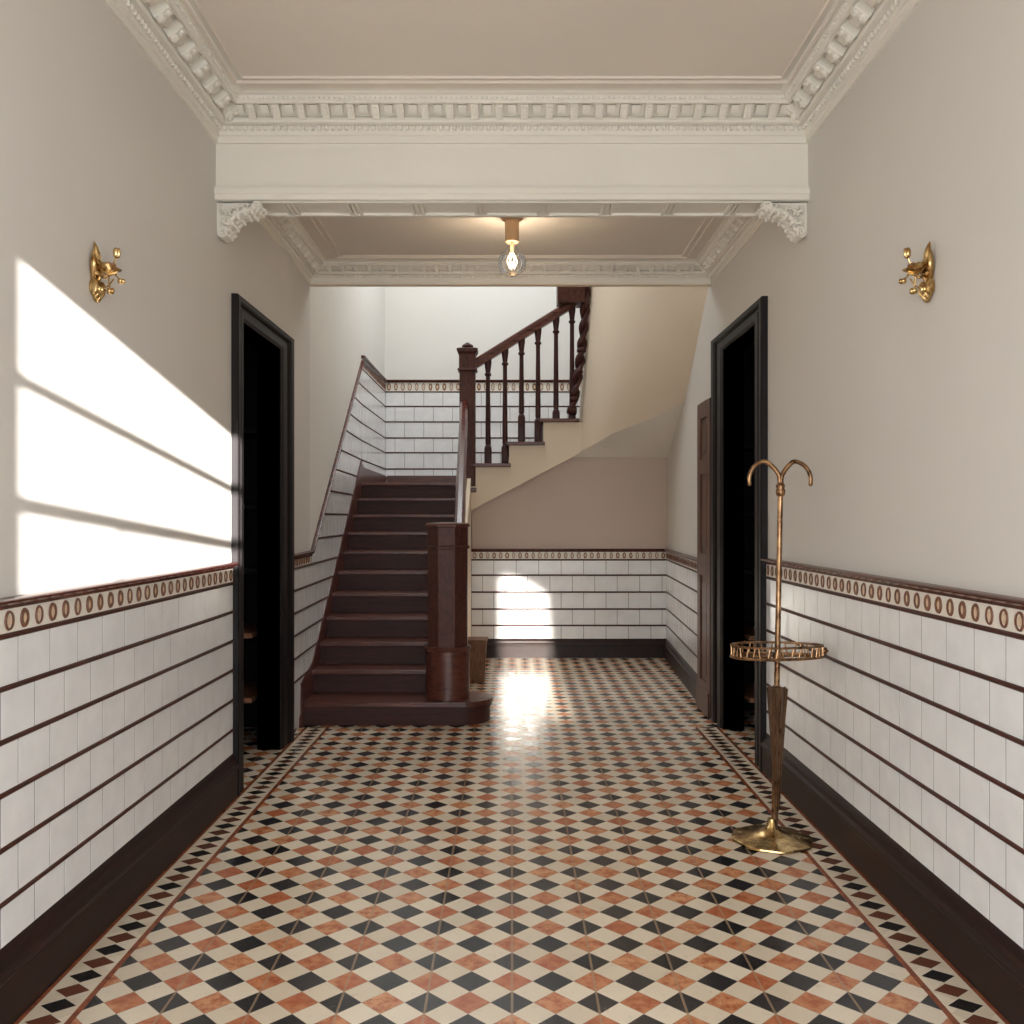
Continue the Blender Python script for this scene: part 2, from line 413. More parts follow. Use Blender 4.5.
PLA = lambda s, d, z: Vector((s, YL - d, z))
dado(W_L, PL, [(YF, LD[0])], MAIN_LINES, .205, 1.112, .172)
dado(W_R, PR, [(YF, RD[0])], MAIN_LINES, .205, 1.112, .172)
dado(W_R, PR, [(RD[3], YB)], [.925, .78, .62, .46, .305], .18, 1.03, .172, steps=6)
dado(W_B, PB, [(-.384, 1.46)], [.925, .78, .62, .46, .305], .18, 1.03, .212, pitch=.062)
# stair side wall: the same tiles between the stair skirting and the raking rail
SL = 1.5/2.48                                     # slope of the flight
def z_nose(Y): return .30 + (Y-6.27)*SL
RK = [(LD[3], 1.10), (6.26, 1.10), (8.85, 2.81), (YL, 2.87)]
def cut_stair(bm, rake=True):
    def cut(p, n): bmesh.ops.bisect_plane(bm, geom=bm.verts[:]+bm.edges[:]+bm.faces[:], plane_co=p, plane_no=n, clear_outer=True)
    d = Vector((0, 2.59, 1.71))
    if rake: cut(Vector((0, 6.26, 1.09)), Vector((0, -d.z, d.y)))
    e = Vector((0, 1, SL)); cut(Vector((0, 6.27, .33)), Vector((0, e.z, -e.y)))
ST_LINES = [2.735, 2.572, 2.398, 2.218, 2.053, 1.87, 1.70, 1.525, 1.35, 1.18] + MAIN_LINES
dado(W_SL, PL, [(LD[3], 6.26)], MAIN_LINES, .03, 1.1, .172, steps=6, cut=lambda bm: cut_stair(bm, False), frieze=False)
dado(W_SL, PL, [(6.26, 8.85)], ST_LINES, .18, 2.8, .172, steps=12, cut=cut_stair, frieze=False)
dado(W_SL, PL, [(8.85, YL)], ST_LINES[:6], 1.78, 2.86, .19)
dado(W_LA, PLA, [(-1.42, 1.30)], ST_LINES[:6], 1.78, 2.87, .215)
bf, bo, ba = NB(), NB(), NB()
bar(bf, PL, LD[3], 6.24, 1.018, 1.075, [(0, 0), (.008, 0), (.008, 1), (0, 1)], 4)
for k in range(8):
    s = LD[3] + .04 + k*.078; ellipse_ring(bo, PL, s, 1.047, .026, .025, .0085, .0125); ellipse_disc(ba, PL, s, 1.047, .012, .013, .0095)
w = obj('frieze_band', bf, M['frieze'], W_L); obj('oval_relief', bo, M['oval'], w); obj('oval_centre', ba, M['amber'], w)
bm = NB()                                         # raking rail
m = len(RAIL); rings = []
for k, (Y, z) in enumerate([RK[0], RK[1]] + [(6.26+2.59*j/8, 1.10+1.71*j/8) for j in range(1, 9)] + [RK[3]]):
    rings.append([bm.verts.new(PL(Y, d*.8, z - .036 + .038*h)) for d, h in RAIL])
for A, B in zip(rings, rings[1:]):
    for k in range(m): bm.faces.new((A[k], A[(k+1) % m], B[(k+1) % m], B[k]))
bm.faces.new(rings[0]); bm.faces.new(list(reversed(rings[-1])))
obj('dado_rail', bm, M['rail'], W_SL, True)

# ------------------------------------------------------------------ skirting boards
SK = [(0, 0), (.03, 0), (.03, .62), (.036, .66), (.036, .72), (.026, .78), (.022, .88), (.014, .96), (.008, 1), (0, 1)]
def skirt(name, P, s0, s1, h, label, steps=1):
    bm = NB(); bar(bm, P, s0, s1, 0.001, h, SK, steps)
    return struct(obj(name, bm, M['base']), label, 'baseboard')
skirt('baseboard_left', PL, YF, LD[0]+.005, .205, 'tall dark baseboard below the left tiled wall')
skirt('baseboard_right', PR, YF, RD[0]+.005, .205, 'tall dark baseboard below the right tiled wall')
skirt('baseboard_alcove', PR, RD[3]-.005, YB, .18, 'dark baseboard on the right wall beyond the door', 6)
skirt('baseboard_back', PB, -.384, 1.46, .18, 'dark baseboard below the back wall')

# ------------------------------------------------------------------ doorways
def doorway(name, sgn, D, label):
    y0, y1, y2, y3, zt, zi = D; x = sgn*HW
    root = bpy.data.objects.new(name, None); C.objects.link(root); root.location = (x, (y1+y2)/2, 0); LOC[name] = tuple(root.location)
    struct(root, label, 'doorway')
    n = Vector((-sgn, 0, 0))
    wa, wb, wt = y1-y0, y3-y2, zt-zi
    bm = NB()
    prof = lambda w: [(0, .003), (0, .016), (.012, .020), (.03*w/.18, .024), (.42*w, .024), (.46*w, .016), (.62*w, .016), (.66*w, .026), (.72*w, .036), (.95*w, .038), (w, .034), (w, 0)]
    # near leg, head, far leg as one mitred frame; widths differ, so build from nested loops
    A = prof(1.0); rings = []
    pin = [(y1, 0.001), (y1, zi), (y2, zi), (y2, 0.001)]; pout = [(y0, 0.001), (y0, zt), (y3, zt), (y3, 0.001)]
    P = [(f, d) for f, d in [(0, 0), (0, .014), (.08, .02), (.14, .024), (.42, .024), (.46, .015), (.62, .015), (.66, .026), (.74, .034), (.95, .036), (1, .03), (1, 0)]]
    for (a, za), (b, zb) in zip(pin, pout):
        rings.append([bm.verts.new(Vector((x, a+(b-a)*f, za+(zb-za)*f)) + n*d) for f, d in P])
    m = len(P)
    for R1, R2 in zip(rings, rings[1:]):
        for k in range(m): bm.faces.new((R1[k], R1[(k+1) % m], R2[(k+1) % m], R2[k]))
    bm.faces.new(rings[0]); bm.faces.new(list(reversed(rings[-1])))
    obj('casing', bm, M['black'], root)
    xo = sgn*(HW+TH); xi = sgn*(HW-.01); a, b = min(xo, xi), max(xo, xi)
    for nm, q in (('jamb', (a, b, y2, y2+.02, 0, zi)), ('jamb', (a, b, y1-.02, y1, 0, zi)), ('head_lining', (a, b, y1, y2, zi, zi+.02))):
        bm = NB(); box(bm, *q)
        obj(nm, bm, M['black'], root)
    # the dark cupboard space behind
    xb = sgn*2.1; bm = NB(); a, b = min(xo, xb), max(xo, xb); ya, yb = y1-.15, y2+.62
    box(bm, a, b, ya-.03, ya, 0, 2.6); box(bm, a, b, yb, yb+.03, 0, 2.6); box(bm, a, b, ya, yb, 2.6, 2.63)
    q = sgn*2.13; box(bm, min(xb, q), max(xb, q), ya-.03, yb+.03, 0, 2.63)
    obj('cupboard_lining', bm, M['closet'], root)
    return root
doorway('door_1', -1, LD, 'black framed doorway in the left wall')
doorway('door_2', 1, RD, 'black framed doorway in the right wall')
def shelving(sgn, D, heights, label):
    y2 = D[2]; x0, x1 = HW+TH+.012, 2.05
    def bx(bm, a, b, *r, **k): box(bm, min(sgn*a, sgn*b), max(sgn*a, sgn*b), *r, **k)
    t = thing('shelving_unit', label, 'shelves', (sgn*(x0+x1)/2, y2+.4, 0), 'cupboard shelves behind the doorways')
    for a in (x1-.03, x0): 
        bm = NB(); bx(bm, a, a+.025, y2+.30, y2+.58, 0, 2.2); obj('side_panel', bm, M['closet'], t)
    bm = NB(); bx(bm, x0, x1, y2+.58, y2+.60, 0, 2.2); obj('back_panel', bm, M['closet'], t)
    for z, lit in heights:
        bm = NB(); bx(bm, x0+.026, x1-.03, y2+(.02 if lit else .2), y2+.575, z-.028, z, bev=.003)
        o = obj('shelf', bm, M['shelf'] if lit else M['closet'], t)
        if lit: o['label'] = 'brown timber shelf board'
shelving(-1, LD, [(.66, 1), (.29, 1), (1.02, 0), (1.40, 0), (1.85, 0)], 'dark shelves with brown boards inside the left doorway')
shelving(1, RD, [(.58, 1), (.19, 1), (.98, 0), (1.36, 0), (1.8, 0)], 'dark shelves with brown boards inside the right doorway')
# narrow panelled leaf folded back beyond the right doorway
root = bpy.data.objects.new('door_3', None); C.objects.link(root); root.location = (1.29, 6.3, 0); LOC['door_3'] = (1.29, 6.3, 0)
struct(root, 'narrow brown panelled door leaf beyond the right doorway', 'door')
lx0, lx1, ly0, ly1, lz0, lz1 = 1.293, 1.328, 6.115, 6.53, .012, 2.108
bm = NB()
for q in ((lx0, lx1, ly0, ly0+.10, lz0, lz1), (lx0, lx1, ly1-.10, ly1, lz0, lz1)): box(bm, *q, bev=.003)
for z0, z1 in ((lz0, .22), (.93, 1.08), (1.62, 1.72), (lz1-.11, lz1)): box(bm, lx0, lx1, ly0+.10, ly1-.10, z0, z1)
obj('leaf_frame', bm, M['leaf'], root)
for z0, z1 in ((.22, .93), (1.08, 1.62), (1.72, lz1-.11)):
    bm = NB(); box(bm, lx0+.014, lx1-.008, ly0+.09, ly1-.09, z0-.005, z1+.005)
    box(bm, lx0+.006, lx0+.02, ly0+.135, ly1-.135, z0+.04, z1-.04, .004)
    obj('door_panel', bm, M['leaf'], root)
bm = NB(); box(bm, lx0-.012, lx0-.0005, ly0+.004, ly1-.004, .012, .17, .003); obj('kick_rail', bm, M['leaf'], root)

# ------------------------------------------------------------------ cornices, beam, corbels
CP = [(0, -.03), (.012, -.03), (.014, -.002), (.022, 0), (.022, .012), (.024, .018), (.026, .040), (.056, .043), (.062, .050), (.062, .058),
      (.060, .064), (.044, .078), (.100, .118), (.119, .098), (.130, .098), (.136, .106), (.142, .110), (.150, .122), (.170, .126), (.178, .130), (.2, .130), (.2, .14), (0, .14)]
def cornice(name, path, zbase, label, k=1.0, sp=.108, mat='plaster', skip=0):
    root = bpy.data.objects.new(name, None); C.objects.link(root); root.location = (0, path[1][1], zbase); LOC[name] = tuple(root.location)
    struct(root, label, 'cornice')
    P3 = [Vector((x, y, zbase)) for x, y in path]
    bm = NB(); sweep(bm, P3, [(a*k, b*k) for a, b in CP], (0, 0, 1), -1)
    obj('moulding', bm, M[mat], root)
    be, bc, bb = NB(), NB(), NB()
    for i in range(len(P3)-1):
        A, B = P3[i], P3[i+1]; t = (B-A).normalized(); s = -Vector((0, 0, 1)).cross(t); L = (B-A).length
        up = Vector((0, 0, 1))
        # egg and dart row
        e0, e1 = .035*k, L-.035*k; n = int((e1-e0)/(.030*k)) 
        for j in range(n):
            c = A + t*(e0 + (j+.5)*(e1-e0)/n) + s*.031*k + up*.029*k
            if c.y < .3: continue
            ball(be, c, (.0105*k, .0105*k, .0125*k), 6, 4)
        # sloping coffer row: raised blocks between square recesses
        sl = (s*.052 + up*.038).normalized(); nn = sl.cross(t); 
        if nn.z > 0: nn = -nn
        step = sp if abs(t.x) > .5 else sp*1.25
        g0 = .075*k; n = max(1, int((L-2*g0)/step)); mid = s*.092*k + up*.079*k
        for j in range(n+1):
            c = A + t*(g0 + j*(L-2*g0)/n) + mid
            if c.y < .3: continue
            if abs(t.x) > .5:
                obox(bc, c - nn*.010*k, t*(.017*k), sl*.034*k, nn*.020*k, .003*k)
                obox(bc, c + nn*.006*k, t*(.009*k), sl*.022*k, nn*.008*k, .002*k)
            else:                                  # scrolled modillion on the side walls
                obox(bc, c - nn*.008*k, t*(.026*k), sl*.034*k, nn*.022*k, .004*k)
                R = Matrix((t, sl, nn)).transposed()
                ball(bc, c + nn*.014*k - sl*.016*k, (.024*k, .017*k, .014*k), 8, 6, R)
                ball(bc, c + nn*.013*k + sl*.016*k, (.018*k, .013*k, .010*k), 8, 6, R)
            if j < n:                              # framed plate in the recess
                c2 = c + t*((L-2*g0)/n/2); w = (L-2*g0)/n/2 - .03*k
                obox(bc, c2 - nn*.018*k, t*w*.78, sl*.020*k, nn*.006*k, .002*k)
        # bead row
        n = int((L-.3*k)/(.022*k))
        for j in range(n):
            c = A + t*(.15*k + (j+.5)*(L-.3*k)/n) + s*.143*k + up*.113*k
            if c.y < .3: continue
            ball(bb, c, .0062*k, 5, 4)
    obj('egg_and_dart', be, M[mat], root, True); obj('modillion_band', bc, M[mat], root); obj('bead_band', bb, M[mat], root, True)
    return root
cornice('trim_1', [(-HW, YF), (-HW, BEAM0), (HW, BEAM0), (HW, YF)], 3.03, 'white dentilled cornice around the front ceiling')
cornice('trim_2', [(-HW, BEAM1), (-HW-.018, HEAD0), (HW, HEAD0), (HW, BEAM1)], 2.90, 'cornice around the ceiling bay with the lamp', .77, .088)
root = bpy.data.objects.new('trim_3', None); C.objects.link(root); root.location = (0, BEAM0, 2.75); LOC['trim_3'] = (0, BEAM0, 2.75)
struct(root, 'white beam crossing the hall ceiling', 'beam')
bm = NB(); box(bm, -HW-.01, HW+.01, BEAM0, BEAM1, 2.80, 3.3); obj('beam', bm, M['plaster'], root)
bm = NB()
prof = [(0, 0), (.012, 0), (.016, .004), (.016, .022), (.024, .026), (.024, .050), (.012, .054), (.010, .066), (0, .068)]
for yy, sg in ((BEAM0, -1), (BEAM1, 1)):
    prism(bm, [(-HW, yy + sg*d, 2.745+z) for d, z in prof], (2*HW, 0, 0))
box(bm, -HW, HW, BEAM0, BEAM1, 2.752, 2.80)
obj('beam_moulding', bm, M['plaster'], root)
bm = NB()                                         # sunk panels along the beam's underside
xs = [-1.31 + 2.62*k/9 for k in range(10)]
for x in xs:
    for dx in (-.022, 0, .022): box(bm, x+dx-.007, x+dx+.007, BEAM0+.03, BEAM1-.03, 2.742, 2.752)
for y in (BEAM0+.012, BEAM1-.03): box(bm, -HW, HW, y, y+.018, 2.740, 2.752)
obj('soffit_panelling', bm, M['plaster'], root)

def corbel(sgn, label):
    t = thing('corbel', label, 'bracket', (sgn*HW, BEAM0+.08, 2.58), 'carved brackets under the beam')
    X = lambda u: sgn*(HW - u)
    bm = NB()
    # bracket body: quarter scroll profile (u from the wall, z)
    pr = [(0, 2.745), (.215, 2.745), (.218, 2.715), (.19, 2.69), (.155, 2.685), (.12, 2.672), (.085, 2.648), (.07, 2.622), (.062, 2.60), (.05, 2.575), (.025, 2.565), (.004, 2.575), (0, 2.60)]
    prism(bm, [(X(u*.93), BEAM0+.012, 2.745-(2.745-z)*.9) for u, z in pr], (0, .09, 0))
    obj('bracket_body', bm, M['plaster'], t)
    bm = NB()                                      # acanthus leaves and scrolls on face and soffit
    rnd = random.Random(3)
    for (u, z, r, a) in ((.045, 2.60, .026, .2), (.07, 2.645, .028, .7), (.10, 2.675, .028, .9), (.135, 2.695, .028, .5), (.17, 2.70, .028, .2), (.2, 2.715, .026, 0),
                         (.035, 2.64, .022, 1.2), (.06, 2.69, .022, 1.0), (.10, 2.712, .02, .4), (.03, 2.70, .02, 1.3), (.15, 2.725, .015, .1)):
        for yy in (BEAM0+.004, BEAM0+.05, BEAM0+.095):
            zq = 2.745-(2.745-z)*.9; uq = u*.93
            R = Matrix.Rotation(sgn*(a+rnd.uniform(-.3, .3)), 3, 'Y')
            ball(bm, (X(uq), yy, zq), (r*1.15, .022, r*.5), 9, 6, R)
            ball(bm, (X(uq+.006), yy-.012, zq-.008), (r*.35, .014, r*.8), 7, 5, R)
    for u, z, r in ((.033, 2.604, .024), (.182, 2.716, .026)):
        pts = [(X(u + r*(1-.11*k)*math.cos(k*.8)), BEAM0-.012, z + r*(1-.11*k)*math.sin(k*.8)) for k in range(9)]
        tube(bm, pts, [.008-.0006*k for k in range(9)], 6)
    obj('acanthus_carving', bm, M['plaster'], t, True)
corbel(-1, 'white carved plaster bracket under the beam at the left wall')
corbel(1, 'white carved plaster bracket under the beam at the right wall')

# ------------------------------------------------------------------ staircase
ST = thing('staircase', 'dark red-brown timber staircase with turned balusters and cream side', 'staircase', (-.87, 5.95, 0))
XR = -.40; RISE = .15; Y2 = 6.27; RUN = 2.48/9
def front(i): return 5.95 if i == 1 else Y2 + (i-2)*RUN
for i in range(1, 12):
    y = front(i); yn = front(i+1) if i < 11 else YL
    xl = xat(LEFT, min(y, 8.9)) - .02; z = RISE*i
    bm = NB()
    if i == 1:                                     # bullnose bottom step
        def outline(g):
            r = .18 + g; c = (-.325, 6.13)
            arc = [(c[0] + r*math.cos(a), c[1] + r*math.sin(a)) for a in [(-90 + 180*k/20)*PI/180 for k in range(21)]]
            return [(xl, 5.95-g)] + arc + [(XR-.1, 6.31+g), (xl, 6.31+g)]
        prism(bm, [(a, b, .12) for a, b in outline(.02)], (0, 0, .03))
        bmesh.ops.bevel(bm, geom=[e for e in bm.edges if abs(e.verts[0].co.z-e.verts[1].co.z) < 1e-5], offset=.008, segments=3, affect='EDGES')
        tr = obj('tread', bm, M['stair'], ST)
        bm = NB(); prism(bm, [(a, b, .001) for a, b in outline(0)], (0, 0, .119)); obj('riser', bm, M['riser'], ST)
        bm = NB(); prism(bm, [(a, b, .098) for a, b in outline(.010)], (0, 0, .022)); obj('scotia', bm, M['riser'], tr)
    else:
        box(bm, xl, XR-.021, y-.022, yn+.015, z-.028, z, bev=.007)
        tr = obj('tread', bm, M['stair'], ST)
        if i == 11: tr.name = 'landing'
        bm = NB(); box(bm, xl, XR-.022, y, y+.02, z-RISE, z-.028); box(bm, xl, XR-.022, y-.010, y, z-.042, z-.028)
        obj('riser', bm, M['riser'], ST)
# wall string on the left
bm = NB(); rings = []
prof = [(5.88, .28), (6.0, .30)] + [(6.27 + 2.48*k/8, z_nose(6.27 + 2.48*k/8)+.055) for k in range(9)]
prof += [(8.95, 1.805), (9.1, 1.80), (9.3, 1.80), (YL-.03, 1.795)]
for Y, z in prof:
    zl = max(.001, z-.45) if Y < 8.8 else 1.62
    rings.append([bm.verts.new(PL(Y, d, q)) for d, q in ((-.01, zl), (.018, zl), (.018, z-.008), (.014, z), (-.01, z))])
for A, B in zip(rings, rings[1:]):
    for k in range(5): bm.faces.new((A[k], A[(k+1) % 5], B[(k+1) % 5], B[k]))
bm.faces.new(rings[0]); bm.faces.new(list(reversed(rings[-1])))
obj('wall_string', bm, M['stair'], ST)
bm = NB(); box(bm, -1.40, 1.2, YL-.03, YL-.002, 1.651, 1.795, .004); obj('landing_skirting', bm, M['stair'], ST)
# cream spandrel beside the lower flight
bm = NB()
sp = [(6.29, .02), (YB, .02), (YB, 1.60), (8.72, 1.60)] + [(6.29, .17)]
prism(bm, [(XR-.02, y, z) for y, z in [(6.29, .001), (YB-.005, .001), (YB-.005, 1.69), (8.74, 1.69), (6.29, .20)]], (.035, 0, 0))
obj('spandrel', bm, M['cream'], ST)['label'] = 'cream painted side of the lower flight'
# lower newel: octagonal shaft on a drum plinth
NX, NY = -.418, 6.10
LN = bpy.data.objects.new('newel_post', None)
bm = NB()
def octo(bm, prof, c, rot=PI/8):
    lathe(bm, [(r/math.cos(PI/8), z) for r, z in prof], c, 8, Matrix.Rotation(rot, 3, 'Z'))
octo(bm, [(.128, .48), (.128, 1.12)], (NX, NY, 0))
octo(bm, [(.134, 1.12), (.140, 1.125), (.140, 1.135), (.132, 1.145)], (NX, NY, 0))
octo(bm, [(.130, 1.14), (.130, 1.262)], (NX, NY, 0))
LN = obj('newel_post', bm, M['post'], ST)
bm = NB(); lathe(bm, [(.142, .151), (.142, .462), (.150, .468), (.152, .480), (.146, .490), (.13, .492)], (NX, NY, 0), 40); obj('newel_plinth', bm, M['stair'], LN, True)
bm = NB(); octo(bm, [(.128, 1.258), (.140, 1.264), (.142, 1.276), (.134, 1.286), (.05, 1.292)], (NX, NY, 0)); obj('newel_cap', bm, M['stair'], LN)
# upper newel on the landing corner
UX, UY = -.42, 8.85; q = .074
bm = NB()
box(bm, UX-q, UX+q, UY-q, UY+q, 1.60, 2.70, .006)
def sq(bm, prof, c):
    lathe(bm, [(r*math.sqrt(2), z) for r, z in prof], c, 4, Matrix.Rotation(PI/4, 3, 'Z'))
sq(bm, [(.074, 2.70), (.090, 2.705), (.092, 2.72), (.078, 2.73), (.078, 2.86), (.095, 2.885), (.098, 2.90), (.098, 2.912), (.07, 2.922)], (UX, UY, 0))
UN = obj('newel_post', bm, M['post'], ST)
bm = NB(); sq(bm, [(.078, 1.56), (.088, 1.57), (.088, 1.60), (.075, 1.605)], (UX, UY, 0)); obj('newel_foot', bm, M['stair'], UN)
bm = NB()
for k in range(6):
    a = k*PI/3; ball(bm, (UX+.03*math.cos(a), UY+.03*math.sin(a), 2.944), (.024, .024, .022), 8, 6)
ball(bm, (UX, UY, 2.962), (.028, .028, .02), 10, 6); obj('finial', bm, M['turn'], UN, True)
# handrail of the lower flight
def rail_mesh(a, b, w, h):
    a, b = Vector(a), Vector(b); bm = NB()
    d = (b-a).normalized(); s = d.cross(Vector((0, 0, 1))).normalized(); u = s.cross(d)
    pr = [(-.5, 0), (-.42, .35), (-.5, .6), (-.42, .88), (-.2, 1), (.2, 1), (.42, .88), (.5, .6), (.42, .35), (.5, 0)]
    r = [[bm.verts.new(p + s*x*w + u*y*h) for x, y in pr] for p in (a, b)]
    for k in range(10): bm.faces.new((r[0][k], r[0][(k+1) % 10], r[1][(k+1) % 10], r[1][k]))
    bm.faces.new(r[0]); bm.faces.new(list(reversed(r[1]))); return bm
obj('handrail', rail_mesh((-.347, 6.17, 1.225), (-.450, UY-q+.01, 2.36), .074, .07), M['rail'], ST)
# upper flight: treads, risers, cream outer string
ZT = [1.833, 2.035, 2.253]; XT = [wx(472.5, 8.8), wx(506, 8.8), wx(540, 8.8), .585]
for k, z in enumerate(ZT):
    x0, x1 = XT[k], XT[k+1]; y1 = YL-.002
    zb = [1.65]+ZT; 
    bm = NB(); box(bm, x0, x1+.045, 8.745, y1, z-.034, z, bev=.006); obj('tread', bm, M['stair'], ST)
    bm = NB(); box(bm, x0+.03, x0+.05, 8.80, y1, zb[k]+.001, z-.034); obj('riser', bm, M['riser'], ST)
low = lambda x: 1.50 + (x+.198)*.528
bm = NB(); pts = [(-.385, low(-.385)), (.70, low(.70)-.01), (.70, ZT[2]-.034)]
for k in (2, 1, 0):
    pts += [(XT[k]+.03, ZT[k]-.034), (XT[k]+.03, ([1.65]+ZT)[k]-.034)]
pts += [(-.385, 1.615)]
prism(bm, [(x, 8.775, z) for x, z in pts], (0, .06, 0)); obj('outer_string', bm, M['cream'], ST)['label'] = 'cream painted side of the upper flight'
bm = NB(); prism(bm, [(x, 8.765, z) for x, z in ((-.385, low(-.385)-.012), (.62, low(.62)-.012), (.62, low(.62)+.014), (-.385, low(-.385)+.014))], (0, .03, 0)); obj('string_bead', bm, M['cream'], ST)
bm = NB(); prism(bm, [(-.37, 8.84, low(-.37)), (.95, 8.84, low(.95)), (.95, 8.84, low(.95)+.03), (-.37, 8.84, low(-.37)+.03)], (0, 1.65, 0)); obj('flight_soffit', bm, M['cream'], ST)
RS = .628
def rz(x): return 2.815 + (x+.345)*RS
obj('handrail', rail_mesh((UX+q-.01, UY, rz(UX+q)-.09), (.66, UY, rz(.66)-.09), .075, .085), M['stair'], ST)
def baluster(x, z0, bh):
    z1 = rz(x)-.075; bm = NB()
    box(bm, x-.034, x+.034, UY-.034, UY+.034, z0, z0+bh, .004)
    z = z0+bh; h = z1-z
    lathe(bm, [(.030, z-.002), (.032, z+.012), (.022, z+.025), (.026, z+.05), (.024, z+h*.3), (.020, z+h*.72), (.020, z1-.155), (.032, z1-.145), (.032, z1-.13), (.022, z1-.12), (.030, z1-.06), (.034, z1-.03), (.034, z1+.02)], (x, UY, 0), 12)
    obj('baluster', bm, M['turn'], ST, True)
for px, z, bh in ((488, ZT[0], .15), (505, ZT[0], .15), (521.5, ZT[1], .24), (538, ZT[1], .2), (556, ZT[2], .07), (572, ZT[2], .07)):
    baluster(wx(px, UY), z+.0005, bh)
# carved twisted post climbing to the upper floor and the pendant of the upper newel
bm = NB(); a, b = Vector((wx(571, UY), UY-.06, 2.30)), Vector((wx(586, UY), UY-.06, 3.62))
for ph in (0, PI):
    pts, rr = [], []
    for k in range(61):
        f = k/60; p = a.lerp(b, f) + Vector((math.cos(f*26+ph), math.sin(f*26+ph), 0))*.022 + Vector((.03*math.sin(f*PI), 0, 0)); pts.append(p); rr.append(.026+.006*math.sin(f*52))
    tube(bm, pts, rr, 8)
for f in (0.02, .1, .3, .45): ball(bm, a.lerp(b, f) + Vector((.03*math.sin(f*PI), -.005, 0)), (.045, .045, .035), 10, 7)
obj('twisted_post', bm, M['turn'], ST, True)
bm = NB(); x0, x1 = wx(557, UY), wx(584, UY); box(bm, x0, x1, UY-.12, UY+.13, 3.35, 4.3, .006)
sq(bm, [(.09, 3.33), (.125, 3.335), (.128, 3.352)], ((x0+x1)/2, UY, 0)); obj('newel_post', bm, M['post'], ST)

# ------------------------------------------------------------------ cream wall enclosing the upper stairs
bm = NB()
Lw = [V(.64, 8.775, 1.942), V(.77, 8.62, 2.005), V(.895, 8.4, 2.075), V(1.18, 8.0, 2.167), V(1.412, 7.6, 2.263)]
U0, U1 = V(.755, 8.775, 3.52), V(1.343, 6.25, 2.91)
fr = [0, .2, .4, .72, 1]
n = 8; grid = []
for k, f in enumerate(fr):
    u = U0.lerp(U1, f); col = [Lw[k].lerp(u, j/n) for j in range(n+1)] + [V(u.x, u.y, ZTOP)]
    grid.append([bm.verts.new(p) for p in col])
for A, B in zip(grid, grid[1:]):
    for j in range(n+1): bm.faces.new((A[j], A[j+1], B[j+1], B[j]))
end = [bm.verts.new(v.co + Vector((-.012-.05*j/n if j <= n else -.062, .14, 0))) for j, v in enumerate(grid[0])]
for j in range(n+1): bm.faces.new((grid[0][j], grid[0][j+1], end[j+1], end[j]))
W_S = struct(obj('wall_stair', bm, M['cream'], None, True), 'cream slanting wall enclosing the upper stairs', 'wall')
bm = NB()
bk = [V(.52, YB-.002, 1.895), V(.80, YB-.002, 1.895), V(1.05, YB-.002, 1.895), V(1.28, YB-.002, 1.895), V(1.47, YB-.002, 1.895)]
a = [bm.verts.new(p + Vector((0, .003, .002))) for p in Lw]; b = [bm.verts.new(p) for p in bk]
for k in range(4): bm.faces.new((a[k], a[k+1], b[k+1], b[k]))
obj('sloping_soffit', bm, M['plaster'], W_S)

# small timber box on the floor beside the stair foot
t = thing('wooden_box', 'small worn brown wooden box on the floor behind the newel post', 'box', (-.30, 7.58, 0))
bm = NB(); prism(bm, [(-.378, 7.48, .001), (-.222, 7.48, .001), (-.205, 7.48, .33), (-.378, 7.48, .33)], (0, .2, 0)); obj('box_body', bm, M['basket'], t)
bm = NB(); box(bm, -.382, -.196, 7.47, 7.69, .33, .345, .004); obj('box_lid', bm, M['basket'], t)

# ------------------------------------------------------------------ ceiling lamp
LY = 5.22
t = thing('ceiling_lamp', 'bare clear globe bulb in a tan socket on the ceiling', 'lamp', (0, LY, Z_C2))
bm = NB(); lathe(bm, [(.055, Z_C2), (.062, Z_C2-.006), (.060, Z_C2-.014), (.042, Z_C2-.022)], (0, LY, 0), 28); obj('canopy', bm, M['socket'], t, True)
bm = NB(); lathe(bm, [(.036, Z_C2-.018), (.039, Z_C2-.03), (.039, Z_C2-.125), (.037, Z_C2-.140), (.026, Z_C2-.144)], (0, LY, 0), 28); obj('socket', bm, M['socket'], t, True)
zc = Z_C2-.255; R = .078
bm = NB(); prof = [(.026, Z_C2-.142), (.026, Z_C2-.155), (.030, Z_C2-.168)]
for k in range(3, 25):
    a = PI*(k/24)*.9 + PI*.1; prof.append((max(R*math.sin(a), .0005), zc + R*math.cos(a)))
lathe(bm, prof, (0, LY, 0), 32); B = obj('bulb', bm, M['glass'], t, True)
bm = NB(); lathe(bm, [(.010, Z_C2-.135), (.008, Z_C2-.20), (.014, Z_C2-.205)], (0, LY, 0), 12); obj('stem', bm, M['socket'], B, True)
bm = NB()
for k in range(4):
    a = k*PI/2+.4
    tube(bm, [(.010*math.cos(a), LY+.012*math.sin(a), Z_C2-.20), (.030*math.cos(a), LY+.030*math.sin(a), zc+.01), (.014*math.cos(a), LY+.014*math.sin(a), zc-.035)], .0015, 6)
ball(bm, (0, LY, zc-.01), .012, 8, 6); ball(bm, (0, LY, zc+.045), .010, 8, 6); obj('filament', bm, M['glow'], B, True)

